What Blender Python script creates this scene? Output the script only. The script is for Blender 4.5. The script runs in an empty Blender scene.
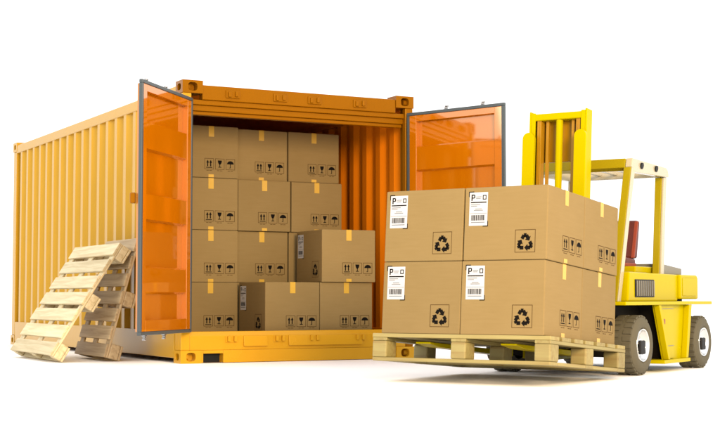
import bpy, bmesh, math, random
from mathutils import Vector, Matrix
random.seed(7)
S = bpy.context.scene
COL = S.collection

# ------------------------------------------------------------------ camera
CAM = Vector((-4.5571, -12.0231, 0.598))
YAW, PITCH = 0.4886, 0.0569
cd = bpy.data.cameras.new('camera'); cam = bpy.data.objects.new('camera', cd); COL.objects.link(cam)
fwd = Vector((math.sin(YAW)*math.cos(PITCH), math.cos(YAW)*math.cos(PITCH), math.sin(PITCH)))
cam.location = CAM
cam.rotation_euler = fwd.to_track_quat('-Z', 'Y').to_euler()
cd.sensor_fit = 'HORIZONTAL'; cd.sensor_width = 36.0; cd.lens = 36.0*1407.26/720.0
cd.clip_start = 0.05; cd.clip_end = 2000
S.camera = cam

# ------------------------------------------------------------------ studio light: white surround, two soft boxes and an added front fill
w = bpy.data.worlds.new('World'); S.world = w; w.use_nodes = True
bg = w.node_tree.nodes['Background']; bg.inputs[0].default_value = (1, 1, 1, 1); bg.inputs[1].default_value = 1.06
def area(name, loc, target, size, power, col=(1, 1, 1), sy=None):
    l = bpy.data.lights.new(name, 'AREA'); l.energy = power; l.color = col
    l.shape = 'RECTANGLE'; l.size = size; l.size_y = sy or size
    o = bpy.data.objects.new(name, l); COL.objects.link(o); o.location = loc
    o.rotation_euler = (Vector(target)-Vector(loc)).to_track_quat('-Z', 'Y').to_euler()
    return o
area('softbox_left', (-9.5, 0.5, 5.0), (0, 2.5, 1.0), 4.0, 120, (1, .93, .80))
area('softbox_right', (9.5, -8.0, 3.0), (2.0, -3.6, .8), 3.0, 45, (1, .72, .22))
area('interior_fill', (-1.8, -15.0, 4.4), (1.2, 0, 1.3), 4.0, 1900, (1, .72, .44))  # added fill behind the camera, lifts the cartons inside the container
S.view_settings.view_transform = 'Standard'; S.view_settings.look = 'None'
S.view_settings.exposure = 0.6; S.view_settings.gamma = 1.0
S.view_settings.use_curve_mapping = False
S.render.engine = 'CYCLES'

# ------------------------------------------------------------------ materials
def nt(name):
    m = bpy.data.materials.new(name); m.use_nodes = True
    n = m.node_tree; return m, n, n.nodes['Principled BSDF']
def paint(name, col, rough=.3, coat=.6, metal=0.0, var=.06, scale=3.0, bump=.02, wear=None, coat_rough=.04, ior=1.45, coat_ior=1.5, tint=None):
    m, n, b = nt(name)
    tc = n.nodes.new('ShaderNodeTexCoord')
    no = n.nodes.new('ShaderNodeTexNoise'); no.inputs['Scale'].default_value = scale; no.inputs['Detail'].default_value = 5
    n.links.new(tc.outputs['Object'], no.inputs['Vector'])
    mx = n.nodes.new('ShaderNodeMix'); mx.data_type = 'RGBA'
    mx.inputs[6].default_value = tuple(c*(1-var) for c in col)+(1,)
    mx.inputs[7].default_value = tuple(min(1, c*(1+var)) for c in col)+(1,)
    n.links.new(no.outputs[0], mx.inputs[0])
    out = mx.outputs[2]
    if wear:
        n2 = n.nodes.new('ShaderNodeTexNoise'); n2.inputs['Scale'].default_value = 14; n2.inputs['Detail'].default_value = 8; n2.inputs['Roughness'].default_value = .7
        n.links.new(tc.outputs['Object'], n2.inputs['Vector'])
        r = n.nodes.new('ShaderNodeValToRGB'); r.color_ramp.elements[0].position = .63; r.color_ramp.elements[1].position = .72
        n.links.new(n2.outputs[0], r.inputs[0])
        m2 = n.nodes.new('ShaderNodeMix'); m2.data_type = 'RGBA'; m2.inputs[7].default_value = wear+(1,)
        mu = n.nodes.new('ShaderNodeMath'); mu.operation = 'MULTIPLY'; mu.inputs[1].default_value = .35
        n.links.new(r.outputs[0], mu.inputs[0]); n.links.new(mu.outputs[0], m2.inputs[0])
        n.links.new(out, m2.inputs[6]); out = m2.outputs[2]
    n.links.new(out, b.inputs['Base Color'])
    mr = n.nodes.new('ShaderNodeMapRange'); mr.inputs[3].default_value = rough*.8; mr.inputs[4].default_value = rough*1.25
    n.links.new(no.outputs[0], mr.inputs[0]); n.links.new(mr.outputs[0], b.inputs['Roughness'])
    b.inputs['Metallic'].default_value = metal
    b.inputs['Coat Weight'].default_value = coat; b.inputs['Coat Roughness'].default_value = coat_rough
    b.inputs['IOR'].default_value = ior; b.inputs['Coat IOR'].default_value = coat_ior
    if tint: b.inputs['Specular Tint'].default_value = tint+(1,)
    if bump:
        bp = n.nodes.new('ShaderNodeBump'); bp.inputs['Strength'].default_value = bump; bp.inputs['Distance'].default_value = .02
        n.links.new(no.outputs[0], bp.inputs['Height']); n.links.new(bp.outputs[0], b.inputs['Normal'])
    return m
def wood(name, axis, base, dark):
    m, n, b = nt(name)
    tc = n.nodes.new('ShaderNodeTexCoord'); oi = n.nodes.new('ShaderNodeObjectInfo')
    mp = n.nodes.new('ShaderNodeMapping')
    sc = [26, 26, 26]; sc[axis] = 1.6; mp.inputs['Scale'].default_value = sc
    n.links.new(tc.outputs['Object'], mp.inputs['Vector'])
    ad = n.nodes.new('ShaderNodeVectorMath'); ad.operation = 'ADD'
    mu = n.nodes.new('ShaderNodeVectorMath'); mu.operation = 'SCALE'; mu.inputs['Scale'].default_value = 37
    cb = n.nodes.new('ShaderNodeCombineXYZ')
    for i in range(3): n.links.new(oi.outputs['Random'], cb.inputs[i])
    n.links.new(cb.outputs[0], mu.inputs[0]); n.links.new(mp.outputs[0], ad.inputs[0]); n.links.new(mu.outputs[0], ad.inputs[1])
    no = n.nodes.new('ShaderNodeTexNoise'); no.inputs['Scale'].default_value = 1.0; no.inputs['Detail'].default_value = 6; no.inputs['Distortion'].default_value = .8
    n.links.new(ad.outputs[0], no.inputs['Vector'])
    r = n.nodes.new('ShaderNodeValToRGB')
    r.color_ramp.elements[0].position = .33; r.color_ramp.elements[0].color = dark+(1,)
    r.color_ramp.elements[1].position = .62; r.color_ramp.elements[1].color = base+(1,)
    n.links.new(no.outputs[0], r.inputs[0])
    hv = n.nodes.new('ShaderNodeHueSaturation')
    mr = n.nodes.new('ShaderNodeMapRange'); mr.inputs[3].default_value = .84; mr.inputs[4].default_value = 1.08
    n.links.new(oi.outputs['Random'], mr.inputs[0]); n.links.new(mr.outputs[0], hv.inputs['Value'])
    n.links.new(r.outputs[0], hv.inputs['Color']); n.links.new(hv.outputs[0], b.inputs['Base Color'])
    b.inputs['Roughness'].default_value = .6
    bp = n.nodes.new('ShaderNodeBump'); bp.inputs['Strength'].default_value = .25; bp.inputs['Distance'].default_value = .004
    n.links.new(no.outputs[0], bp.inputs['Height']); n.links.new(bp.outputs[0], b.inputs['Normal'])
    return m
def cardboard(name):
    m, n, b = nt(name)
    tc = n.nodes.new('ShaderNodeTexCoord'); oi = n.nodes.new('ShaderNodeObjectInfo')
    mp = n.nodes.new('ShaderNodeMapping'); mp.inputs['Scale'].default_value = (2, 2, 24)
    n.links.new(tc.outputs['Object'], mp.inputs['Vector'])
    f = n.nodes.new('ShaderNodeTexNoise'); f.inputs['Scale'].default_value = 3; f.inputs['Detail'].default_value = 4
    n.links.new(mp.outputs[0], f.inputs['Vector'])
    g = n.nodes.new('ShaderNodeTexNoise'); g.inputs['Scale'].default_value = 4; g.inputs['Detail'].default_value = 6
    ad = n.nodes.new('ShaderNodeVectorMath'); ad.operation = 'ADD'
    n.links.new(tc.outputs['Object'], ad.inputs[0]); n.links.new(oi.outputs['Location'], ad.inputs[1])
    n.links.new(ad.outputs[0], g.inputs['Vector'])
    a = n.nodes.new('ShaderNodeMath'); a.operation = 'MULTIPLY_ADD'; a.inputs[1].default_value = .5
    n.links.new(f.outputs[0], a.inputs[0]); 
    h = n.nodes.new('ShaderNodeMath'); h.operation = 'MULTIPLY'; h.inputs[1].default_value = .5
    n.links.new(g.outputs[0], h.inputs[0]); n.links.new(h.outputs[0], a.inputs[2])
    r = n.nodes.new('ShaderNodeValToRGB')
    r.color_ramp.elements[0].position = .3; r.color_ramp.elements[0].color = (.192, .135, .055, 1)
    r.color_ramp.elements[1].position = .7; r.color_ramp.elements[1].color = (.210, .149, .064, 1)
    n.links.new(a.outputs[0], r.inputs[0])
    hv = n.nodes.new('ShaderNodeHueSaturation')
    mr = n.nodes.new('ShaderNodeMapRange'); mr.inputs[3].default_value = .93; mr.inputs[4].default_value = 1.05
    n.links.new(oi.outputs['Random'], mr.inputs[0]); n.links.new(mr.outputs[0], hv.inputs['Value'])
    n.links.new(r.outputs[0], hv.inputs['Color']); n.links.new(hv.outputs[0], b.inputs['Base Color'])
    b.inputs['Roughness'].default_value = .6; b.inputs['IOR'].default_value = 1.12; b.inputs['Specular Tint'].default_value = (1, .8, .45, 1)
    bp = n.nodes.new('ShaderNodeBump'); bp.inputs['Strength'].default_value = .05; bp.inputs['Distance'].default_value = .003
    n.links.new(a.outputs[0], bp.inputs['Height']); n.links.new(bp.outputs[0], b.inputs['Normal'])
    return m
M = {}
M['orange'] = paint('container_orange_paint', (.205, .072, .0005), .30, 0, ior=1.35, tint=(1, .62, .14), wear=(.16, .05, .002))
M['doorpaint'] = paint('door_gloss_orange_paint', (.42, .116, .0004), .045, 0, ior=2.55, tint=(1, .86, .62), wear=(.42, .115, .002), bump=.003)
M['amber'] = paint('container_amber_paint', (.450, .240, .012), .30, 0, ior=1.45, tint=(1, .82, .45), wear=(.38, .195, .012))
M['floorlit'] = paint('container_amber_floor_lit', (.50, .255, .010), .25, 0, ior=1.45, tint=(1, .80, .42), wear=(.46, .25, .012))  # amber made lighter: floor bounce on the low front parts is in the colour
M['inner'] = paint('container_inside_paint', (.58, .158, .003), .35, 0, ior=1.3, tint=(1, .55, .2))
M['plywood'] = paint('container_floor_plywood', (.16, .068, .02), .6, 0)
M['gasket'] = paint('door_gasket_rubber', (.040, .053, .060), .45, .1)
M['steel'] = paint('galvanised_steel', (.32, .32, .32), .35, 0, metal=.8)
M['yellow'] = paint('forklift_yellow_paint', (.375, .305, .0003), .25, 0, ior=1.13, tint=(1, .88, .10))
M['cream'] = paint('cream_reflection', (.36, .32, .22), .25, .3)  # the white surround's reflection on the guard's glossy sides, painted as cream
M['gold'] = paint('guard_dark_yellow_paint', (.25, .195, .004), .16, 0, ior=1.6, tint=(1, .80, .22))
M['grey'] = paint('grey_plastic', (.16, .15, .12), .5, .1)
M['black'] = paint('black_plastic', (.008, .008, .008), .5, 0, ior=1.25)
M['darkwell'] = paint('dark_chassis_paint', (.006, .005, .004), .6, 0, ior=1.15)
M['tyre'] = paint('tyre_rubber', (.085, .076, .050), .7, 0, scale=20, bump=.1, ior=1.25)
M['chrome'] = paint('chromed_steel', (.66, .66, .65), .12, 0, metal=1.0, bump=0)
M['rod'] = paint('mast_yellow_shaded', (.30, .150, .002), .35, .1, ior=1.3)  # mast yellow turned orange-brown: shade and interreflection put into the colour
M['red'] = paint('dark_red_vinyl', (.080, .014, .009), .42, .1, ior=1.3)
M['redtrim'] = paint('red_piping_vinyl', (.20, .035, .015), .4, .1, ior=1.3)
M['label'] = paint('white_label_paper', (.40, .415, .435), .5, 0, var=.01, bump=0, ior=1.2)
M['ink'] = paint('black_ink', (.006, .005, .004), .6, 0, bump=0, ior=1.1)
M['lightink'] = paint('grey_ink', (.15, .16, .175), .55, 0, bump=0, ior=1.1)
M['brownink'] = paint('thin_brown_ink', (.07, .040, .014), .55, 0, bump=0, ior=1.1)
M['tape'] = paint('yellow_packing_tape', (.46, .285, .040), .28, .15, bump=0, ior=1.3)
M['floor'] = paint('white_studio_floor', (.96, .96, .96), .6, 0, var=.005, bump=0, ior=1.1)
M['card'] = cardboard('corrugated_cardboard')
for ax in range(3): M['wood%d' % ax] = wood('pale_pine_%d' % ax, ax, (.62, .52, .31), (.47, .37, .19))
for ax in range(3): M['shadewood%d' % ax] = wood('shaded_pine_%d' % ax, ax, (.50, .37, .20), (.34, .23, .11))  # pine darkened, the shade on the steep pallet is in the colour
for ax in range(3): M['ywood%d' % ax] = wood('yellow_pine_%d' % ax, ax, (.245, .205, .070), (.20, .145, .042))

# ------------------------------------------------------------------ mesh helpers
def link(name, me, mat, parent=None, smooth=False):
    o = bpy.data.objects.new(name, me); COL.objects.link(o)
    if mat is not None and not me.materials: me.materials.append(M[mat])
    if parent is not None: o.parent = parent
    if smooth:
        for p in me.polygons: p.use_smooth = True
    return o
def tag(o, label=None, cat=None, group=None, kind=None):
    if label: o['label'] = label
    if cat: o['category'] = cat
    if group: o['group'] = group
    if kind: o['kind'] = kind
    return o
def empty(name, mw=None):
    o = bpy.data.objects.new(name, None); COL.objects.link(o); o.empty_display_size = .1
    if mw is not None: o.matrix_world = mw
    return o
_cache = {}
def box_mesh(sx, sy, sz, mat, bev=.004, seg=1):
    k = (round(sx, 4), round(sy, 4), round(sz, 4), mat, bev, seg)
    if k in _cache: return _cache[k]
    bm = bmesh.new(); bmesh.ops.create_cube(bm, size=1)
    bmesh.ops.scale(bm, vec=(sx, sy, sz), verts=bm.verts)
    if bev: bmesh.ops.bevel(bm, geom=list(bm.edges), offset=min(bev, .45*min(sx, sy, sz)), segments=seg, profile=.5, affect='EDGES')
    me = bpy.data.meshes.new(mat+'_piece'); bm.to_mesh(me); bm.free(); me.materials.append(M[mat])
    _cache[k] = me; return me
def box(name, parent, mat, x0, x1, y0, y1, z0, z1, bev=.004, seg=1, rot=None):
    o = link(name, box_mesh(x1-x0, y1-y0, z1-z0, mat, bev, seg), mat, parent)
    o.location = ((x0+x1)/2, (y0+y1)/2, (z0+z1)/2)
    if rot: o.rotation_euler = rot
    return o
def poly_mesh(name, verts, faces, mat):
    me = bpy.data.meshes.new(name); me.from_pydata(verts, [], faces); me.update(); me.materials.append(M[mat]); return me
class MB:
    def __init__(s): s.v = []; s.f = []
    def box(s, x0, x1, y0, y1, z0, z1):
        b = len(s.v)
        s.v += [(x, y, z) for z in (z0, z1) for y in (y0, y1) for x in (x0, x1)]
        s.f += [tuple(b+i for i in q) for q in ((0, 2, 3, 1), (4, 5, 7, 6), (0, 1, 5, 4), (2, 6, 7, 3), (0, 4, 6, 2), (1, 3, 7, 5))]
    def prism(s, prof, axis, a, b):
        """prof: list of 2-D points, extruded along axis from a to b"""
        n = len(prof); st = len(s.v)
        for t in (a, b):
            for p in prof:
                c = list(p); c.insert(axis, t); s.v.append(tuple(c))
        s.f.append(tuple(st+i for i in range(n))[::-1]); s.f.append(tuple(st+n+i for i in range(n)))
        for i in range(n):
            j = (i+1) % n; s.f.append((st+i, st+j, st+n+j, st+n+i))
    def build(s, name, mat, parent=None, bev=0, smooth=False):
        me = bpy.data.meshes.new(name); me.from_pydata(s.v, [], s.f); me.update()
        bm = bmesh.new(); bm.from_mesh(me); bmesh.ops.recalc_face_normals(bm, faces=bm.faces)
        if bev: bmesh.ops.bevel(bm, geom=[e for e in bm.edges if e.is_manifold and e.calc_face_angle(0) > .4], offset=bev, segments=2, profile=.5, affect='EDGES')
        bm.to_mesh(me); bm.free(); me.materials.append(M[mat])
        return link(name, me, mat, parent, smooth)
def lathe(name, prof, mat, parent, seg=48, axis=0, smooth=True, extra=None):
    """prof: (axial, radius) points, revolved round the axis"""
    v = []; f = []; n = len(prof)
    for i in range(seg):
        a = 2*math.pi*i/seg
        for (t, r) in prof:
            c = [r*math.cos(a), r*math.sin(a)]; c.insert(axis, t); v.append(tuple(c))
    for i in range(seg):
        j = (i+1) % seg
        for k in range(n-1): f.append((i*n+k, i*n+k+1, j*n+k+1, j*n+k))
    me = bpy.data.meshes.new(name); 
    nb = len(f)
    if extra: extra(v, f)
    me.from_pydata(v, [], f); me.update()
    bm = bmesh.new(); bm.from_mesh(me); bmesh.ops.remove_doubles(bm, verts=bm.verts, dist=1e-5); bmesh.ops.recalc_face_normals(bm, faces=bm.faces); bm.to_mesh(me); bm.free()
    me.materials.append(M[mat])
    o = link(name, me, mat, parent)
    if smooth:
        for p in me.polygons: p.use_smooth = True
        try: me.set_sharp_from_angle(angle=math.radians(35))
        except Exception: pass
    return o
def rod(name, p0, p1, r, mat, parent, seg=14):
    p0 = Vector(p0); p1 = Vector(p1); L = (p1-p0).length
    o = lathe(name, [(0, 0), (0, r), (L, r), (L, 0)], mat, parent, seg, axis=2)
    o.location = p0; o.rotation_euler = (p1-p0).to_track_quat('Z', 'Y').to_euler(); return o

# ------------------------------------------------------------------ floor
fl = poly_mesh('floor', [(-120, -120, 0), (120, -120, 0), (120, 120, 0), (-120, 120, 0)], [(0, 1, 2, 3)], 'floor')
tag(link('floor', fl, 'floor'), kind='structure')

# ------------------------------------------------------------------ shipping container
W, H, L = 2.438, 2.591, 6.125
ct = empty('shipping_container', Matrix.Translation((0, 0, 0)))
tag(ct, 'open orange shipping container with ribbed amber side walls and two swung out doors', 'container')
ZF = .236            # plywood floor
def corrugated(name, x_out, d, y0, y1, z0, z1, mat, pitch=.292):
    """trapezoid ribs along y; x_out outer flats, d depth (sign gives direction inward)"""
    prof = []; y = y0; th = .003*(1 if d > 0 else -1)
    segs = [(.078, 0), (.062, 1), (.090, 1), (.062, 0)]
    x = x_out; prof.append((x, y))
    while True:
        done = False
        for dy, lvl in segs:
            ny = y+dy
            if ny > y1: done = True; break
            y = ny; prof.append((x_out+d*lvl, y))
        if done: break
    prof.append((prof[-1][0], y1))
    v = []; f = []
    n = len(prof)
    for (px, py) in prof: v += [(px, py, z0), (px, py, z1)]
    for (px, py) in prof: v += [(px+th, py, z0), (px+th, py, z1)]
    for i in range(n-1):
        f.append((2*i, 2*i+2, 2*i+3, 2*i+1)); k = 2*n
        f.append((k+2*i, k+2*i+1, k+2*i+3, k+2*i+2))
    me = poly_mesh(name, v, f, mat)
    return link(name, me, mat, ct)
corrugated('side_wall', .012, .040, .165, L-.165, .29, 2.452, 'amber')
corrugated('side_wall', W-.012, -.040, .165, L-.165, .29, 2.452, 'inner')
# end wall (ribs along x)
m = MB(); xs = .11; 
while xs < W-.2:
    m.box(xs, xs+.10, L-.05, L-.012, .29, 2.44); xs += .28
m.box(.10, W-.10, L-.056, L-.05, .29, 2.44); m.build('end_wall', 'inner', ct)
# roof sheet with shallow pressed ribs
m = MB(); m.box(.06, W-.06, .12, L-.1, 2.500, 2.506)
y = .3
while y < L-.3:
    m.box(.14, W-.14, y, y+.09, 2.506, 2.520); y += .25
m.build('roof', 'inner', ct)
box('floor_deck', ct, 'plywood', .06, W-.06, .105, L-.1, ZF-.03, ZF, 0)
m = MB()
for k in range(16): m.box(.08, W-.08, .25+k*.37, .31+k*.37, .09, ZF-.031)
m.build('crossmember', 'inner', ct)
# rails
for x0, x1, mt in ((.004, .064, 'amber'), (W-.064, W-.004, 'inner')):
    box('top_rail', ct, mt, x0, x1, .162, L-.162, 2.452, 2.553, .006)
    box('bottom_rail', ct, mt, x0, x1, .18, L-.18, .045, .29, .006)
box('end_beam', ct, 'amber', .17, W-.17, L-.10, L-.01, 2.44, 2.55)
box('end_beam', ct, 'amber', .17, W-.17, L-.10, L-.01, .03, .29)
# posts
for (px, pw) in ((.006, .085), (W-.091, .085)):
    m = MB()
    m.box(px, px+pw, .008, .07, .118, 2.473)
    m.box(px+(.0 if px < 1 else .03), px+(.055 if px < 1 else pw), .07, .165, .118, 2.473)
    m.build('corner_post', 'floorlit' if px < 1 else 'orange', ct, bev=.006)  # both posts share one paint; the left one's lit look is painted in
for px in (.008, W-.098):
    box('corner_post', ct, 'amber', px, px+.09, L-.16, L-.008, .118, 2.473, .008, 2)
# castings with oval holes
def oval(cx, cy, rx, ry, n=20):
    p = []
    for i in range(n):
        a = 2*math.pi*i/n; c, s = math.cos(a), math.sin(a)
        p.append((cx+rx*math.copysign(abs(c)**.7, c), cy+ry*math.copysign(abs(s)**.7, s)))
    return p
def casting(x0, y0, z0, mat, fx, fy):
    """block with a hole in the face towards fy (-1 front / +1 back) and a hole in the side face"""
    sx, sy, sz = .200, .178, .118
    bm = bmesh.new()
    def ring(pl, pts):
        return [bm.verts.new(pl(*p)) for p in pts]
    def face_with_hole(pl, u0, u1, v0, v1, rx, ry, depth_vec):
        n = 20
        hole = oval((u0+u1)/2, (v0+v1)/2, rx, ry, n)
        outer = []
        for i in range(n):
            a = 2*math.pi*i/n; c, s = math.cos(a), math.sin(a); k = 1/max(abs(c), abs(s))
            outer.append(((u0+u1)/2+c*k*(u1-u0)/2, (v0+v1)/2+s*k*(v1-v0)/2))
        # snap to the true corners
        O = ring(pl, outer); I = ring(pl, hole); D = [bm.verts.new(Vector(pl(*p))+Vector(depth_vec)) for p in hole]
        for i in range(n):
            j = (i+1) % n
            bm.faces.new((O[i], O[j], I[j], I[i])); bm.faces.new((I[i], I[j], D[j], D[i]))
        bm.faces.new(D)
        for (cu, cv) in ((u0, v0), (u1, v0), (u0, v1), (u1, v1)):
            near = sorted(range(n), key=lambda i: (outer[i][0]-cu)**2+(outer[i][1]-cv)**2)[:2]
            C = bm.verts.new(pl(cu, cv))
            try: bm.faces.new((O[near[0]], O[near[1]], C))
            except Exception: pass
    x1, y1, z1 = x0+sx, y0+sy, z0+sz
    yf = y0 if fy < 0 else y1; yb = y1 if fy < 0 else y0
    xf = x0 if fx < 0 else x1; xb = x1 if fx < 0 else x0
    face_with_hole(lambda u, v: (u, yf, v), x0, x1, z0, z1, .046, .040, (0, -fy*.09, 0))
    face_with_hole(lambda u, v: (xf, u, v), y0, y1, z0, z1, .046, .032, (-fx*.09, 0, 0))
    for q in ([(x0, yb, z0), (x1, yb, z0), (x1, yb, z1), (x0, yb, z1)], [(xb, y0, z0), (xb, y1, z0), (xb, y1, z1), (xb, y0, z1)],
              [(x0, y0, z1), (x1, y0, z1), (x1, y1, z1), (x0, y1, z1)], [(x0, y0, z0), (x1, y0, z0), (x1, y1, z0), (x0, y1, z0)]):
        bm.faces.new([bm.verts.new(p) for p in q])
    bmesh.ops.remove_doubles(bm, verts=bm.verts, dist=1e-4)
    bmesh.ops.recalc_face_normals(bm, faces=bm.faces)
    me = bpy.data.meshes.new('corner_casting'); bm.to_mesh(me); bm.free()
    o = link('corner_casting', me, mat, ct); me.materials.clear(); me.materials.append(M[mat])
    return o
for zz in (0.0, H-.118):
    cm = 'floorlit' if zz < 1 else 'orange'  # lower front castings take the tone with floor light painted in
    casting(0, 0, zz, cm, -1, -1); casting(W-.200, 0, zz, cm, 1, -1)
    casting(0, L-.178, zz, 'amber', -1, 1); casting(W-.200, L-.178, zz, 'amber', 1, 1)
# header
m = MB()
m.box(.2002, W-.2002, .010, .10, 2.418, 2.553)
m.box(.0905, W-.0905, .030, .11, 2.372, 2.4178)
m.box(.0905, W-.0905, .055, .13, 2.318, 2.3718)
m.box(.0905, W-.0905, .080, .15, 2.285, 2.3178)
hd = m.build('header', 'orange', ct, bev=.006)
KX = [0.50, .985, 1.345, 1.835]
for x in KX:
    m = MB(); m.box(x-.050, x-.022, -.022, -.0035, 2.455, 2.505); m.box(x+.018, x+.046, -.022, -.0035, 2.462, 2.512); m.box(x-.07, x+.07, -.004, .0104, 2.447, 2.52)
    m.build('cam_keeper', 'orange', hd, bev=.004)
# sill
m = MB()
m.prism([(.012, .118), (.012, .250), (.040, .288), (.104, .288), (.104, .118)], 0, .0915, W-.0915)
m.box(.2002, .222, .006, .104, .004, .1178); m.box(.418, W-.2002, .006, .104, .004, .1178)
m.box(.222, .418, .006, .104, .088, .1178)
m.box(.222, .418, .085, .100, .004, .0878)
sl = m.build('sill', 'floorlit', ct, bev=.004)
m = MB(); m.box(.23, .41, .075, .084, .006, .086); m.build('fork_pocket', 'black', sl)
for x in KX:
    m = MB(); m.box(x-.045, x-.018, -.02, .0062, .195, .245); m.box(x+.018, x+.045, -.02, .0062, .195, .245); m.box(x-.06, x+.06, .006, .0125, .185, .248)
    m.build('cam_keeper', 'floorlit', sl, bev=.003)
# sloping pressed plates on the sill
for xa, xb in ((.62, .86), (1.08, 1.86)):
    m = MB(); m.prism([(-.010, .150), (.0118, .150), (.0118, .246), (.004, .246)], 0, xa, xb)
    m.build('sill_plate', 'floorlit', sl, bev=.003)

# doors: local x from hinge to free edge, inside face towards +y
DW, DZ0, DZ1 = 1.173, .284, 2.419
def door(hinge, direction, inward, side):
    d = Vector(direction).normalized(); i = Vector(inward).normalized()
    root = empty('door'); root.parent = ct
    root.matrix_world = Matrix(((d.x, i.x, 0, hinge[0]), (d.y, i.y, 0, hinge[1]), (0, 0, 1, 0), (0, 0, 0, 1)))
    sx = side
    g = .030
    # gasket lip all round
    m = MB()
    m.box(0, DW, -.012, .020, DZ0, DZ0+g); m.box(0, DW, -.012, .020, DZ1-g, DZ1)
    m.box(0, g, -.0118, .0198, DZ0+g, DZ1-g); m.box(DW-g, DW, -.0118, .0198, DZ0+g, DZ1-g)
    m.build('gasket', 'gasket', root, bev=.004)
    # frame
    fx0, fx1 = g+.0005, DW-g-.0005; z0, z1 = DZ0+g+.0005, DZ1-g-.0005; sw = .085
    m = MB(); m.box(fx0, fx0+sw, -.040, .014, z0, z1); m.box(fx1-sw, fx1, -.040, .014, z0, z1)
    m.box(fx0+sw, fx1-sw, -.040, .0138, z0, z0+.095); m.box(fx0+sw, fx1-sw, -.040, .0138, z1-.06, z1)
    m.build('door_frame', 'doorpaint', root, bev=.003)
    # pressed panel: horizontal ridges and recesses with sloping shoulders
    ridges = [(.645, .845), (1.255, 1.465), (1.850, 2.075)]
    hi, lo, sh = .008, -.034, .016
    prof = [(z0+.095, lo)]
    for a, b in ridges: prof += [(a-sh, lo), (a, hi), (b, hi), (b+sh, lo)]
    prof += [(z1-.06, lo)]
    v = []; f = []
    for (z, yy) in prof: v += [(fx0+sw, yy, z), (fx1-sw, yy, z)]
    for k in range(len(prof)-1): f.append((2*k, 2*k+1, 2*k+3, 2*k+2))
    n = len(v)
    for (z, yy) in prof: v += [(fx0+sw, yy-.004, z), (fx1-sw, yy-.004, z)]
    for k in range(len(prof)-1): f.append((n+2*k, n+2*k+2, n+2*k+3, n+2*k+1))
    link('door_panel', poly_mesh('door_panel', v, f, 'doorpaint'), 'doorpaint', root)
    # two locking rods on the outside with cam ends, brackets, handles; hinges
    for x in (.42, .86):
        rod('locking_rod', (x, -.078, DZ0-.005), (x, -.078, DZ1+.005), .017, 'steel', root)
        for zz, s in ((DZ0-.005, -1), (DZ1+.005, 1)):
            mm = MB(); mm.box(x-.024, x+.024, -.094, -.062, min(zz, zz+s*.012), max(zz, zz+s*.012))
            mm.box(x-.018, x+.012, -.090, -.066, min(zz+s*.0125, zz+s*.030), max(zz+s*.0125, zz+s*.030))
            mm.box(x-.012, x+.022, -.092, -.064, min(zz+s*.0305, zz+s*.044), max(zz+s*.0305, zz+s*.044))
            mm.build('rod_cam', 'steel', root, bev=.004)
        for zz in (.55, 1.35, 2.15): box('rod_bracket', root, 'orange', x-.045, x+.045, -.10, -.0405, zz-.035, zz+.035, .006)
    for zz in (.45, 1.05, 1.68, 2.25): box('hinge', root, 'orange', -.035, .12, -.062, -.0405, zz-.05, zz+.05, .006)
    box('door_handle', root, 'steel', .42, .82, -.118, -.1005, 1.18, 1.215, .006)
    box('door_bracket', root, 'orange', DW-.035, DW+.012, -.085, -.0405, 1.38, 1.47, .008)
    return root
aL, aR = .8355, 1.2082
door((.0774, -.02), (-math.cos(aL), -math.sin(aL), 0), (math.sin(aL), -math.cos(aL), 0), -1)
door((W-.0774, -.02), (math.cos(aR), -math.sin(aR), 0), (-math.sin(aR), -math.cos(aR), 0), 1)

# ------------------------------------------------------------------ wooden pallets
def pallet(name, mw, pw, pd, ph, st, bt, bb, mats='wood', bw=.118, runners=False):
    """origin bottom centre; slats run along x, seven of them along y"""
    r = empty(name, mw)
    n = 7; sw = pd*.110*1.0; gap = (pd-n*sw)/(n-1)
    zt = ph-st
    for k in range(n):
        yc = -pd/2+sw/2+k*(sw+gap); j = random.uniform(-.004, .004)
        o = box('slat', r, mats+'0', -pw/2+j, pw/2+j, yc-sw/2, yc+sw/2, zt, ph, .004, 2)
    zs = zt-st*.85
    for x in (-1, 0, 1):
        xc = x*(pw-bw)/2
        box('stringer_board', r, mats+'1', xc-bw/2+.001, xc+bw/2-.001, -pd/2+.002, pd/2-.002, zs+.0003, zt-.0003, .003)
        for y in (-1, 0, 1):
            yc = y*(pd-bw-.02)/2
            o = box('block', r, mats+'0', xc-bw/2, xc+bw/2, yc-bw/2-.01, yc+bw/2+.01, bt+.0003, zs, .010, 2)
    for y in (-1, 0, 1):
        yc = y*(pd-bw-.02)/2
        box('bottom_board', r, mats+'0', -pw/2+.001, pw/2-.001, yc-bw/2-.008, yc+bw/2+.008, 0, bt, .006, 2)
    if runners:
        for x in (-1, 0, 1):
            xc = x*(pw-bw)/2; e = (pd-bw-.02)/2; h = bw/2+.0085
            for ya, yb in ((-e+h, -h), (h, e-h)): box('bottom_runner', r, mats+'1', xc-bw/2+.002, xc+bw/2-.002, ya, yb, .001, bt-.001, .003)
    return r
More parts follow.
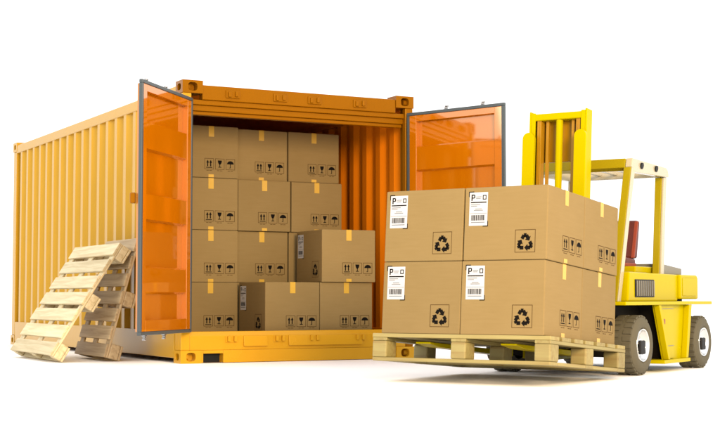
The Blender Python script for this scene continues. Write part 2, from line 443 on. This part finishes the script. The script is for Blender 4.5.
# load frame (tilted back with the mast)
LY, TILT = -1.060, .080
rv = Vector((math.cos(LY), math.sin(LY), 0)); bv = Vector((-math.sin(LY), math.cos(LY), 0)); up = Vector((0, 0, 1))
b2 = math.cos(TILT)*bv-math.sin(TILT)*up; u2 = math.cos(TILT)*up+math.sin(TILT)*bv
def frame(o, x, y, z): return Matrix(((x.x, y.x, z.x, o.x), (x.y, y.y, z.y, o.y), (x.z, y.z, z.z, o.z), (0, 0, 0, 1)))
PW, PD, PH = 1.387, 1.296, .194
LO = Vector((.233, -3.189, .153))
LOADM = frame(LO+rv*PW/2+b2*PD/2, rv, b2, u2)
p = pallet('wooden_pallet', LOADM, PW, PD, PH, .028, .025, .025, 'ywood', runners=True)
tag(p, 'pale wooden pallet carrying eight cartons on the forks of the yellow forklift', 'pallet', 'wooden pallets')
def lean(th, y0, wd, ln, t, xb, zb):
    s = Vector((math.sin(th), 0, math.cos(th))); n = Vector((-math.cos(th), 0, math.sin(th)))
    # local x = -Y world (slats), local y = up the slope, local z = outward normal
    x = Vector((0, -1, 0)); 
    o = Vector((xb, y0+wd/2, zb))+s*ln/2
    return frame(o, x, s, n)
p = pallet('wooden_pallet', lean(.563, .727, 1.447, 1.228, .140, -.878, .002), 1.447, 1.228, .140, .022, .022, .022, 'wood', .13)
tag(p, 'bright wooden pallet leaning furthest out from the ribbed container wall, left one', 'pallet', 'wooden pallets')
p = pallet('wooden_pallet', lean(.272, .724, .943, 1.159, .160, -.332, .002), .943, 1.159, .160, .022, .022, .022, 'shadewood', .12)
tag(p, 'shaded greyish wooden pallet standing steeply behind the bright one, beside the left door', 'pallet', 'wooden pallets')

# ------------------------------------------------------------------ cartons
def ring2(x0, x1, z0, z1, t):
    return [[(x0, z0), (x1, z0), (x1, z0+t), (x0, z0+t)], [(x0, z1-t), (x1, z1-t), (x1, z1), (x0, z1)],
            [(x0, z0+t), (x0+t, z0+t), (x0+t, z1-t), (x0, z1-t)], [(x1-t, z0+t), (x1, z0+t), (x1, z1-t), (x1-t, z1-t)]]
def rect(x0, x1, z0, z1): return [(x0, z0), (x1, z0), (x1, z1), (x0, z1)]
def flat_mesh(name, polys, mat, T):
    v = []; f = []
    for p in polys:
        s = len(v); v += [T(*q) for q in p]; f.append(tuple(range(s, s+len(p))))
    me = poly_mesh(name, v, f, mat); return me
def recycle(cx, cy, R):
    polys = []
    V = [Vector((math.cos(math.radians(a)), math.sin(math.radians(a)))) for a in (90, 210, 330)]
    th = .185
    for k in range(3):
        A = V[k]; Lf = V[(k+1) % 3]; Rt = V[(k+2) % 3]
        dl = (Lf-A).normalized(); dr = (Rt-A).normalized()
        p0 = A+dl*.70; p1 = A+dl*.27; p2 = A+dr*.27; p3 = A+dr*.58
        def q(a, b, t=th):
            d = (b-a).normalized(); n = Vector((-d.y, d.x))*t
            return [a+n, a-n, b-n, b+n]
        for seg in (q(p0, p1), q(p1-(p2-p1)*.05, p2+(p2-p1)*.05, th), q(p2, p3)):
            polys.append([(cx+s.x*R, cy+s.y*R) for s in seg])
        d = (p3-p2).normalized(); n = Vector((-d.y, d.x))
        polys.append([(cx+s.x*R, cy+s.y*R) for s in (p3+n*.37, p3-n*.37, p3+d*.36)])
    return polys
def disc(cx, cz, rx, rz, a0, a1, n=12):
    return [(cx+rx*math.cos(a0+(a1-a0)*i/n), cz+rz*math.sin(a0+(a1-a0)*i/n)) for i in range(n+1)]
CARTON = {}
def carton_meshes(cw, cdp, ch):
    key = (cw, cdp, ch)
    if key in CARTON: return CARTON[key]
    D = {}
    # body: softly bulging panels, rounded edges, closed flaps with a seam on top
    bm = bmesh.new(); bmesh.ops.create_cube(bm, size=1); bmesh.ops.scale(bm, vec=(cw, cdp, ch), verts=bm.verts)
    bmesh.ops.translate(bm, vec=(0, 0, ch/2), verts=bm.verts)
    bmesh.ops.bevel(bm, geom=list(bm.edges), offset=.006, segments=2, profile=.5, affect='EDGES')
    me = bpy.data.meshes.new('box_body'); bm.to_mesh(me); bm.free(); me.materials.append(M['card']); D['body'] = me
    m = MB(); m.box(-cw/2+.008, -.0015, -cdp/2+.008, cdp/2-.008, ch-.002, ch+.0012); m.box(.0015, cw/2-.008, -cdp/2+.008, cdp/2-.008, ch-.002, ch+.0012)
    me = bpy.data.meshes.new('top_flap'); me.from_pydata(m.v, [], m.f); me.materials.append(M['card']); D['flap'] = me
    Y = -cdp/2; X = -cw/2
    Tf = lambda e: (lambda u, v: (u, Y-e, v))          # tape face (-y): u = x
    Ts = lambda e: (lambda u, v: (X-e, -u, v))         # label face (-x): u = -y
    # tape: down the front from the top, over the top, and a short tail at the bottom
    e = .0012; tw = .028
    v = [(-tw, Y-e, ch-.105), (tw, Y-e, ch-.105), (tw, Y-e, ch-.003), (-tw, Y-e, ch-.003), (-tw, Y+.004, ch+.0022), (tw, Y+.004, ch+.0022), (tw, cdp/2-.004, ch+.0022), (-tw, cdp/2-.004, ch+.0022),
         (-tw, Y-e, .004), (tw, Y-e, .004), (tw, Y-e, .032), (-tw, Y-e, .032)]
    D['tape'] = poly_mesh('tape', v[:8], [(0, 1, 2, 3), (3, 2, 5, 4), (4, 5, 6, 7)], 'tape')
    D['tape2'] = poly_mesh('tape', v[8:], [(0, 1, 2, 3)], 'tape')
    # handling marks: this way up, fragile, keep dry
    s = .098; g = .014; x0 = cw*.44-3*s-2*g; z0 = .082; h = .108
    fr = []; ic = {}
    for k in range(3):
        xa = x0+k*(s+g); fr += ring2(xa, xa+s, z0, z0+h, .0045); c = xa+s/2
        ic_ = []
        if k == 0:
            for dx in (-.016, .016):
                ic_ += [rect(c+dx-.0055, c+dx+.0055, z0+.028, z0+.066), [(c+dx-.014, z0+.064), (c+dx+.014, z0+.064), (c+dx, z0+.092)]]
            ic_ += [rect(c-.032, c+.032, z0+.014, z0+.021)]
        elif k == 1:
            ic_ += [disc(c, z0+.090, .021, .042, math.pi, 2*math.pi), rect(c-.004, c+.004, z0+.026, z0+.052), rect(c-.016, c+.016, z0+.020, z0+.027)]
        else:
            ic_ += [disc(c, z0+.056, .036, .032, 0, math.pi), rect(c-.0035, c+.0035, z0+.022, z0+.056), rect(c-.013, c+.0035, z0+.018, z0+.0225)]
        ic[k] = ic_
        fr += [rect(c-.028, c-.004, z0-.014, z0-.009), rect(c+.002, c+.028, z0-.014, z0-.009)]
    D['frame'] = flat_mesh('mark_frame', fr, 'brownink', Tf(.0010)); D['icon'] = [flat_mesh('mark_icon', ic[k], 'ink', Tf(.0013)) for k in range(3)]
    # shipping label on the -x face
    u0 = -cdp/2+.036; u1 = u0+.142; v1 = ch-.034; v0 = v1-.232
    D['label'] = flat_mesh('shipping_label', [rect(u0, u1, v0, v1)], 'label', Ts(.0010))
    pr = []
    # letter P
    a, b = u0+.014, v1-.058
    pr += [rect(a, a+.009, b, b+.044), rect(a+.009, a+.024, b+.036, b+.044), rect(a+.009, a+.024, b+.016, b+.023), rect(a+.021, a+.029, b+.019, b+.040)]
    pr += [rect(u0+.010, u1-.010, v1-.074, v1-.066)]
    pr += ring2(u1-.040, u1-.012, v1-.052, v1-.020, .006)
    # barcode
    x = u0+.016; rnd = random.Random(3)
    while x < u1-.022:
        bwid = rnd.choice((.0025, .004, .006)); pr.append(rect(x, x+bwid, v0+.036, v0+.074)); x += bwid+rnd.choice((.0025, .004))
    # black corner brackets
    pr += [rect(u0-.006, u0+.034, v1+.001, v1+.007), rect(u0-.006, u0-.0005, v1-.030, v1+.001), rect(u1-.034, u1+.006, v0-.007, v0-.001), rect(u1+.0005, u1+.006, v0-.001, v0+.030)]
    D['lprint'] = flat_mesh('label_print', pr, 'ink', Ts(.0016))
    gr = [rect(u0+.012, u0+.085, v1-.088, v1-.083), rect(u0+.012, u0+.060, v1-.098, v1-.093), rect(u0+.045, u1-.045, v1-.118, v1-.113), rect(u0+.035, u1-.035, v1-.128, v1-.123),
          rect(u0+.004, u1-.004, v0+.084, v0+.087), rect(u0+.016, u1-.020, v0+.020, v0+.026), rect(u0+.050, u1-.050, v1-.034, v1-.029), rect(u0+.050, u1-.056, v1-.045, v1-.040)]
    D['lgrey'] = flat_mesh('label_text', gr, 'lightink', Ts(.0016))
    # recycling mark
    r1 = cdp/2-.085; r0 = r1-.152; q0 = .048; q1 = q0+.156
    D['rframe'] = flat_mesh('mark_frame', ring2(r0, r1, q0, q1, .004), 'brownink', Ts(.0010))
    D['rmark'] = flat_mesh('recycling_arrows', recycle((r0+r1)/2, q0+.066, .067), 'ink', Ts(.0013))
    CARTON[key] = D; return D
CW, CDP = .604, .630
def carton(mw, label, group, dims, label_face=True):
    D = carton_meshes(*dims)
    r = empty('carton', mw); tag(r, label, 'carton', group)
    b = link('box_body', D['body'], 'card', r)
    fl = link('top_flap', D['flap'], 'card', b)
    link('tape', D['tape'], 'tape', r); link('tape', D['tape2'], 'tape', r)
    f = link('handling_marks', D['frame'], 'brownink', r); [link(nm_, me_, 'ink', f) for nm_, me_ in zip(('this_way_up_icon', 'glass_icon', 'umbrella_icon'), D['icon'])]
    l = link('shipping_label', D['label'], 'label', r); tag(link('label_print', D['lprint'], 'ink', l), kind='stuff'); tag(link('label_text', D['lgrey'], 'lightink', l), kind='stuff')
    q = link('recycling_mark', D['rframe'], 'brownink', r); link('recycling_arrows', D['rmark'], 'ink', q)
    return r
# pallet load: 2 x 2 x 2, tape faces to the pallet's right, label faces to its front
BH = .505; pd_ = (.604, .630, BH)
names = {(0, 0, 0): 'carton on the lifted pallet, lower left of the four labelled fronts',
         (1, 0, 0): 'carton on the lifted pallet, lower right labelled front at its near corner',
         (0, 0, 1): 'carton on the lifted pallet, upper left of the four labelled fronts',
         (1, 0, 1): 'carton on the lifted pallet, upper right labelled front at its near corner',
         (1, 1, 0): 'carton on the lifted pallet, lower rear one next to the forklift front wheel',
         (1, 1, 1): 'carton on the lifted pallet, upper rear one next to the forklift guard pillar',
         (0, 1, 0): 'carton on the lifted pallet, lower one hidden at the back beside the mast',
         (0, 1, 1): 'carton on the lifted pallet, upper one hidden at the back in front of the mast'}
for (i, j, k), lb in names.items():
    cx = -PW/2+.072+.316+i*.6335+random.uniform(-.002, .002); cy = -PD/2+.302+j*.6085+random.uniform(-.001, .001)
    if k == 1: cx += .004 if i else -.003
    loc = Matrix.Translation((cx, cy, PH+.0008+k*(BH+.0035)))
    carton(LOADM @ loc @ Matrix.Rotation(math.pi/2+random.uniform(-.006, .006)*(1 if k else .3), 4, 'Z'), lb, 'cartons on the lifted pallet', pd_)
# cartons in the container
CH = .508; cdm = (.572, .630, CH); cdm2 = (.572, .630, CH)
def inside(xc, yf, row, lb, rz=0.0, dims=cdm, dz=0):
    mw = Matrix.Translation((xc, yf+.315, ZF+.001+row*(CH+.0035)+dz)) @ Matrix.Rotation(rz, 4, 'Z')
    carton(mw, lb, 'cartons stacked in the container', dims)
A, B, C = .603, 1.183, 1.768
rows = ['bottom', 'third from top', 'second from top', 'top']
for k in range(4):
    inside(A+random.uniform(-.003, .003), .790+(0, .004, 0, -.006)[k], k, 'carton in the container column beside the left door, %s of four' % rows[k], random.uniform(-.004, .004))
for k, t in ((3, 'top carton of the middle column in the container'), (2, 'second carton from the top in the middle column of the container'), (1, 'carton in the middle column just above the protruding floor carton')):
    inside(B+(.0, -.004, .012, .0)[k], .86+(0, .0, -.03, .03)[k], k, t, random.uniform(-.004, .004))
inside(B, .86, 0, 'floor carton hidden behind the protruding one in the middle of the container')
inside(C-.004, .87, 3, 'top carton of the right column in the container, beside the dark ribbed wall', -.003)
inside(C+.018, .85, 2, 'right column carton in the container just above the protruding carton', .004)
inside(C, .87, 1, 'carton hidden behind the protruding one in the right column of the container')
inside(C, .87, 0, 'floor carton hidden at the back of the right column in the container')
inside(1.187, .150, 0, 'carton on the container floor protruding forward, its labelled left side showing')
inside(1.764, .150, 0, 'carton on the container floor at the right end of the front row')
inside(1.790, .120, 1, 'carton protruding on top of the front row, its labelled left side showing', -.045)

# ------------------------------------------------------------------ forklift: local x = its near side, y = rearward, z = up, origin below front axle
FO = LO+rv*PW/2+b2*PD; FO = Vector((FO.x, FO.y, 0))+bv*.529
fk = empty('forklift', frame(FO, rv, bv, up))
tag(fk, 'yellow forklift with raised twin mast, black tyres and red seat, lifting the loaded pallet', 'forklift')
RF, RR, WB, HT = .232, .222, 1.389, .6325
def wheel(x_out, y, r, side, wdt=.205):
    wr = empty('wheel'); wr.parent = fk; wr.location = (x_out, y, r); 
    if side < 0: wr.rotation_euler = (0, 0, math.pi)
    # local +x outwards, outer face at x = 0
    ri = r*.56
    def lugs(v, f):
        n = 26
        for i in range(n):
            for s in (0, 1):
                a = 2*math.pi*(i+s*.5)/n; da = .075
                xa, xb = ((-.085, -.022), (-wdt+.022, -wdt+.085))[s]
                st = len(v)
                for (xx, rr_) in ((xa, r-.014), (xb, r-.014), (xa, r), (xb, r)):
                    for aa in (a-da, a+da): v.append((xx, rr_*math.cos(aa), rr_*math.sin(aa)))
                f += [tuple(st+q for q in t) for t in ((4, 5, 7, 6), (0, 1, 5, 4), (2, 6, 7, 3), (0, 4, 6, 2), (1, 3, 7, 5))]
    k = r/.232
    prof = [(-.012, ri), (.000, ri+.012), (.004, ri+.04*k), (-.002, r-.036), (-.020, r-.016), (-.06, r-.008), (-wdt/2, r-.006), (-wdt+.06, r-.008), (-wdt+.020, r-.016), (-wdt, r-.04), (-wdt+.004, ri), (-.012, ri)]
    lathe('tyre', prof, 'tyre', wr, 56, 0, True, lugs)
    rp = [(-.010, ri+.001), (-.002, ri-.004), (-.004, ri-.012), (-.030, ri-.022), (-.050, ri*.62), (-.046, ri*.46), (-.030, ri*.40), (-.030, 0)]
    rim = lathe('rim', rp, 'chrome', wr, 48, 0)
    box('hub_cap', wr, 'black', -.0295, -.006, -.046*k, .062*k, -.070*k, .036*k, .010, 2)
    for q in range(6):
        a = q*math.pi/3+.3
        rod('wheel_bolt', (-.049, ri*.74*math.cos(a), ri*.74*math.sin(a)), (-.034, ri*.74*math.cos(a), ri*.74*math.sin(a)), .008, 'chrome', wr, 8)
    return wr
for s in (1, -1):
    wheel(s*HT, 0, RF, s); wheel(s*HT, WB, RR, s)
# chassis
m = MB(); m.box(-.41, .41, -.20, 1.60, .14, .5385); m.box(-.42, -.05, -.235, -.2005, .2, .5)
m.build('chassis', 'darkwell', fk, bev=.01)
for s in (-1, 1):
    # axle stubs
    for y, r in ((0, RF), (WB, RR)): rod('axle', (s*.40, y, r), (s*(HT-.06), y, r), .05, 'darkwell', fk)
# platform deck / mudguards
m = MB(); m.box(-.62, .62, -.32, 1.64, .540, .568); m.build('platform', 'yellow', fk, bev=.006)
# step panels between the wheels (tapering downwards, dished, with lip)
for s in (1, -1):
    X = .600*s
    def pr(pts, xa, xb, nm, mt='yellow', bev=.004):
        mm = MB(); a, b = min(xa*s, xb*s), max(xa*s, xb*s)
        mm.prism(pts, 0, a, b); o = mm.build(nm, mt, fk, bev=bev); return o
    sp = pr([(.400, .5395), (1.135, .5395), (1.030, .085), (.600, .085)], .548, .565, 'side_panel')
    pr([(.450, .5393), (1.120, .5393), (1.020, .1005), (.640, .1005)], .412, .5475, 'well_liner', 'darkwell', 0)
    def sub(pts, xa, xb, nm, mt='yellow', bev=.003):
        o = pr(pts, xa, xb, nm, mt, bev); o.parent = sp; return o
    sub([(.390, .539), (.440, .539), (.630, .100), (.590, .100)], .5655, .612, 'panel_edge')
    sub([(1.085, .539), (1.150, .539), (1.050, .100), (1.000, .100)], .5655, .612, 'panel_edge')
    sub([(.445, .539), (.800, .539), (.800, .105), (.635, .105)], .5655, .580, 'access_cover')
    sub([(.455, .070), (1.055, .070), (1.055, .0995), (.455, .0995)], .42, .628, 'step')
    sub([(.500, .505), (.790, .505), (.790, .510), (.500, .510)], .5803, .583, 'cover_seam', 'grey', 0)
    sub([(.625, .205), (.790, .205), (.790, .210), (.625, .210)], .5803, .583, 'cover_seam', 'grey', 0)
    sub([(.545, .385), (.585, .385), (.585, .425), (.545, .425)], .5803, .590, 'latch', 'redtrim', .003)
# body above the platform
m = MB(); m.prism([(.02, .5685), (1.12, .5685), (1.12, .792), (.055, .800)], 0, -.50, .50); hood = m.build('hood', 'yellow', fk, bev=.012)
m = MB(); m.prism([(1.1205, .585), (1.56, .585), (1.56, .770), (1.535, .792), (1.1205, .792)], 0, -.525, .525); cwt = m.build('counterweight', 'yellow', fk, bev=.014)
m = MB(); m.box(.5252, .529, 1.165, 1.50, .612, .765); cp = m.build('counterweight_panel', 'yellow', cwt, bev=.003)
m = MB(); m.box(-.40, .40, 1.1206, 1.5, .5686, .5846); m.build('counterweight_foot', 'darkwell', fk)
for s in (1, -1):
    a, b = sorted((s*.5003, s*.506)); g = MB(); g.box(a, b, .160, .565, .602, .742); g = g.build('grille', 'black', hood)
    for k in range(9):
        y = .185+k*.045; a, b = sorted((s*.5062, s*.512)); mm = MB(); mm.box(a, b, y, y+.016, .612, .732); mm.build('grille_slat', 'grey', g)
m = MB(); m.prism([(1.02, .793), (1.50, .793), (1.50, .850), (1.02, .885)], 0, -.36, .40); m.build('engine_cover', 'grey', fk, bev=.008)
# raised seat box and cowl
m = MB(); m.box(-.34, .34, .58, 1.0, .8005, .855); m.build('seat_box', 'yellow', fk, bev=.01)
m = MB(); m.prism([(-.06, .8005), (.10, .8005), (.02, 1.00), (-.06, 1.00)], 0, -.36, .36); m.build('cowl', 'yellow', fk, bev=.01)
# seat
st = empty('seat'); st.parent = fk
m = MB(); m.prism([(.46, .8555), (.86, .8555), (.86, .925), (.46, .945)], 0, -.235, .235); m.build('cushion', 'red', st, bev=.018)
m = MB(); m.prism([(.80, .926), (.90, .926), (.97, 1.245), (.895, 1.25)], 0, -.235, .235); m.build('backrest', 'red', st, bev=.018)
m = MB(); m.prism([(.795, .93), (.81, .93), (.905, 1.24), (.89, 1.24)], 0, .215, .245); m.prism([(.795, .93), (.81, .93), (.905, 1.24), (.89, 1.24)], 0, -.245, -.215)
m.prism([(.45, .856), (.47, .856), (.47, .89), (.45, .89)], 0, -.238, .238)
m.prism([(.46, .856), (.84, .856), (.84, .885), (.46, .885)], 0, .2355, .246)
m.build('piping', 'redtrim', st, bev=.003)
# steering column and wheel
rod('steering_column', (-.02, .0, .99), (-.02, .24, 1.10), .022, 'black', fk)
v = []; f = []; R_, r_ = .15, .013
for i in range(32):
    for j in range(8):
        a, b = 2*math.pi*i/32, 2*math.pi*j/8
        v.append(((R_+r_*math.cos(b))*math.cos(a), (R_+r_*math.cos(b))*math.sin(a), r_*math.sin(b)))
        f.append((i*8+j, ((i+1) % 32)*8+j, ((i+1) % 32)*8+(j+1) % 8, i*8+(j+1) % 8))
s_ = len(v)
for a in (math.pi/2, math.pi*7/6, math.pi*11/6):
    c, s = math.cos(a), math.sin(a); b = len(v)
    for (t, wq) in ((0, .012), (R_, .010)):
        for zz in (-.006, .006):
            for sg in (-1, 1): v.append((c*t-s*wq*sg, s*t+c*wq*sg, zz))
    f += [tuple(b+q for q in t) for t in ((0, 1, 5, 4), (2, 6, 7, 3), (0, 4, 6, 2), (1, 3, 7, 5))]
sw = link('steering_wheel', poly_mesh('steering_wheel', v, f, 'black'), 'black', fk, True)
sw.location = (-.02, .245, 1.103); sw.rotation_euler = (math.radians(-62), 0, 0)
# overhead guard
og = empty('overhead_guard'); og.parent = fk
GX = .45
def beam(name, mat, parent, pts, xa, xb, bev=.005):
    mm = MB(); mm.prism(pts, 0, min(xa, xb), max(xa, xb)); return mm.build(name, mat, parent, bev=bev)
for s in (1, -1):
    # front pillar
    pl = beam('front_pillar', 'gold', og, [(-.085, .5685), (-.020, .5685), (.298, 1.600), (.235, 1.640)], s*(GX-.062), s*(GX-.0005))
    beam('pillar_sheen', 'cream', pl, [(-.080, .569), (-.022, .569), (.296, 1.600), (.240, 1.6385)], s*GX, s*(GX+.008), .002)  # added plate, carries the pale reflection on the pillar's outer side
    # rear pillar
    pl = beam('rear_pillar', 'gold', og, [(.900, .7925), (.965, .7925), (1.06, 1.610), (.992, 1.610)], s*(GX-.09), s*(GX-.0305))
    beam('pillar_sheen', 'cream', pl, [(.905, .793), (.968, .793), (1.063, 1.609), (.998, 1.609)], s*(GX-.030), s*(GX-.012), .003)  # added plate for the rear pillar's pale reflection
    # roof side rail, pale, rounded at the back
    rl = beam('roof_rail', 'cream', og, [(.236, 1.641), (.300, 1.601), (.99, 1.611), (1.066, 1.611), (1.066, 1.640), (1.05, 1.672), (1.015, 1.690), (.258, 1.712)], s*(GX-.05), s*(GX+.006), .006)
    for y in (.44, .76):
        rod('rail_light', (s*(GX+.0062), y, 1.662), (s*(GX+.018), y, 1.660), .026, 'black', rl, 18)
beam('front_bar', 'gold', og, [(.232, 1.636), (.290, 1.612), (.300, 1.690), (.250, 1.712)], -GX+.0505, GX-.0505)
beam('rear_bar', 'cream', og, [(1.000, 1.612), (1.060, 1.612), (1.050, 1.665), (1.005, 1.686)], -GX+.0505, GX-.0505)
for k in range(5):
    x = -.29+k*.145
    beam('roof_slat', 'cream', og, [(.3005, 1.668), (.9995, 1.645), (.9995, 1.660), (.3005, 1.684)], x-.018, x+.018, .003)
# mast group tilted back
mt = empty('mast'); mt.parent = fk; mt.location = (0, -.27, 0); mt.rotation_euler = (-TILT, 0, 0)
ZT = 2.085
for s in (1, -1):
    # outer channel (web outside, flanges inwards)
    m = MB(); a, b = sorted((s*.232, s*.248)); m.box(a, b, -.05, .055, .12, ZT)
    a, b = sorted((s*.196, s*.2318)); m.box(a, b, -.05, -.036, .12, ZT-.012); m.box(a, b, .041, .055, .12, ZT-.012)
    m.build('outer_channel', 'yellow', mt, bev=.004)
    m = MB(); a, b = sorted((s*.150, s*.164)); m.box(a, b, -.034, .040, .16, ZT-.03)
    a, b = sorted((s*.1642, s*.186)); m.box(a, b, -.034, -.022, .16, ZT-.03); m.box(a, b, .026, .040, .16, ZT-.03)
    m.build('inner_channel', 'rod', mt, bev=.003)
    m = MB(); a, b = sorted((s*.098, s*.122)); m.box(a, b, .0, .02, .2, ZT-.06); ch = m.build('lift_chain', 'rod', mt)
    # round-topped backrest posts of the carriage
    pts = []
    hw = .050; xc = s*.222
    for i in range(13):
        a = math.pi*i/12; pts.append((xc+hw*math.cos(a), 1.905-hw+hw*math.sin(a)))
    pts += [(xc-hw, .30), (xc+hw, .30)]
    mm = MB(); n = len(pts); st0 = 0
    for yy in (-.118, -.078):
        for (x, z) in pts: mm.v.append((x, yy, z))
    mm.f.append(tuple(range(n))); mm.f.append(tuple(range(n, 2*n))[::-1])
    for i in range(n): j = (i+1) % n; mm.f.append((i, j, n+j, n+i))
    mm.build('backrest_post', 'yellow', mt, bev=.004)
    # forks: shank and blade (in the tilted frame)
box('crossbar', mt, 'yellow', -.2315, .2315, -.046, .046, ZT-.075, ZT-.020, .006)
box('mast_plate', mt, 'rod', -.2315, .2315, .0555, .075, ZT-.40, ZT-.015, .004)
box('crossbar', mt, 'yellow', -.2315, .2315, .0555, .075, .42, .56, .004)
rod('lift_cylinder', (0, -.012, .15), (0, -.012, 1.25), .040, 'yellow', mt, 24)
rod('lift_rod', (0, -.012, 1.2505), (0, -.012, ZT-.0755), .028, 'yellow', mt, 24)
for zz in (.34, .70): box('carriage_bar', mt, 'yellow', -.46, .46, -.160, -.1185, zz-.06, zz+.06, .006)
mt_w = frame(FO, rv, bv, up) @ Matrix.Translation((0, -.27, 0)) @ Matrix.Rotation(-TILT, 4, 'X')
inv = mt_w.inverted() @ LOADM         # load frame in mast coordinates
q = inv @ Vector((0, PD/2, PH-.028*1.85))
ztop = q.z-.0006; yr = q.y
for s in (1, -1):
    m = MB(); xc = s*.335; yback = -.1605
    m.prism([(yr-PD+.10, ztop-.012), (yr-PD+.10, ztop), (yback-.045, ztop), (yback-.045, .78), (yback, .78), (yback, ztop-.042), (yback-.1, ztop-.042), (yr-PD+.25, ztop-.030)], 0, xc-.06, xc+.06)
    m.build('fork', 'yellow', mt, bev=.004)
# hydraulic hoses behind the mast
rod('tilt_cylinder', (.30, .30, .40), (.30, .02, .62), .03, 'darkwell', fk)
print('scene ok', len(bpy.data.objects))
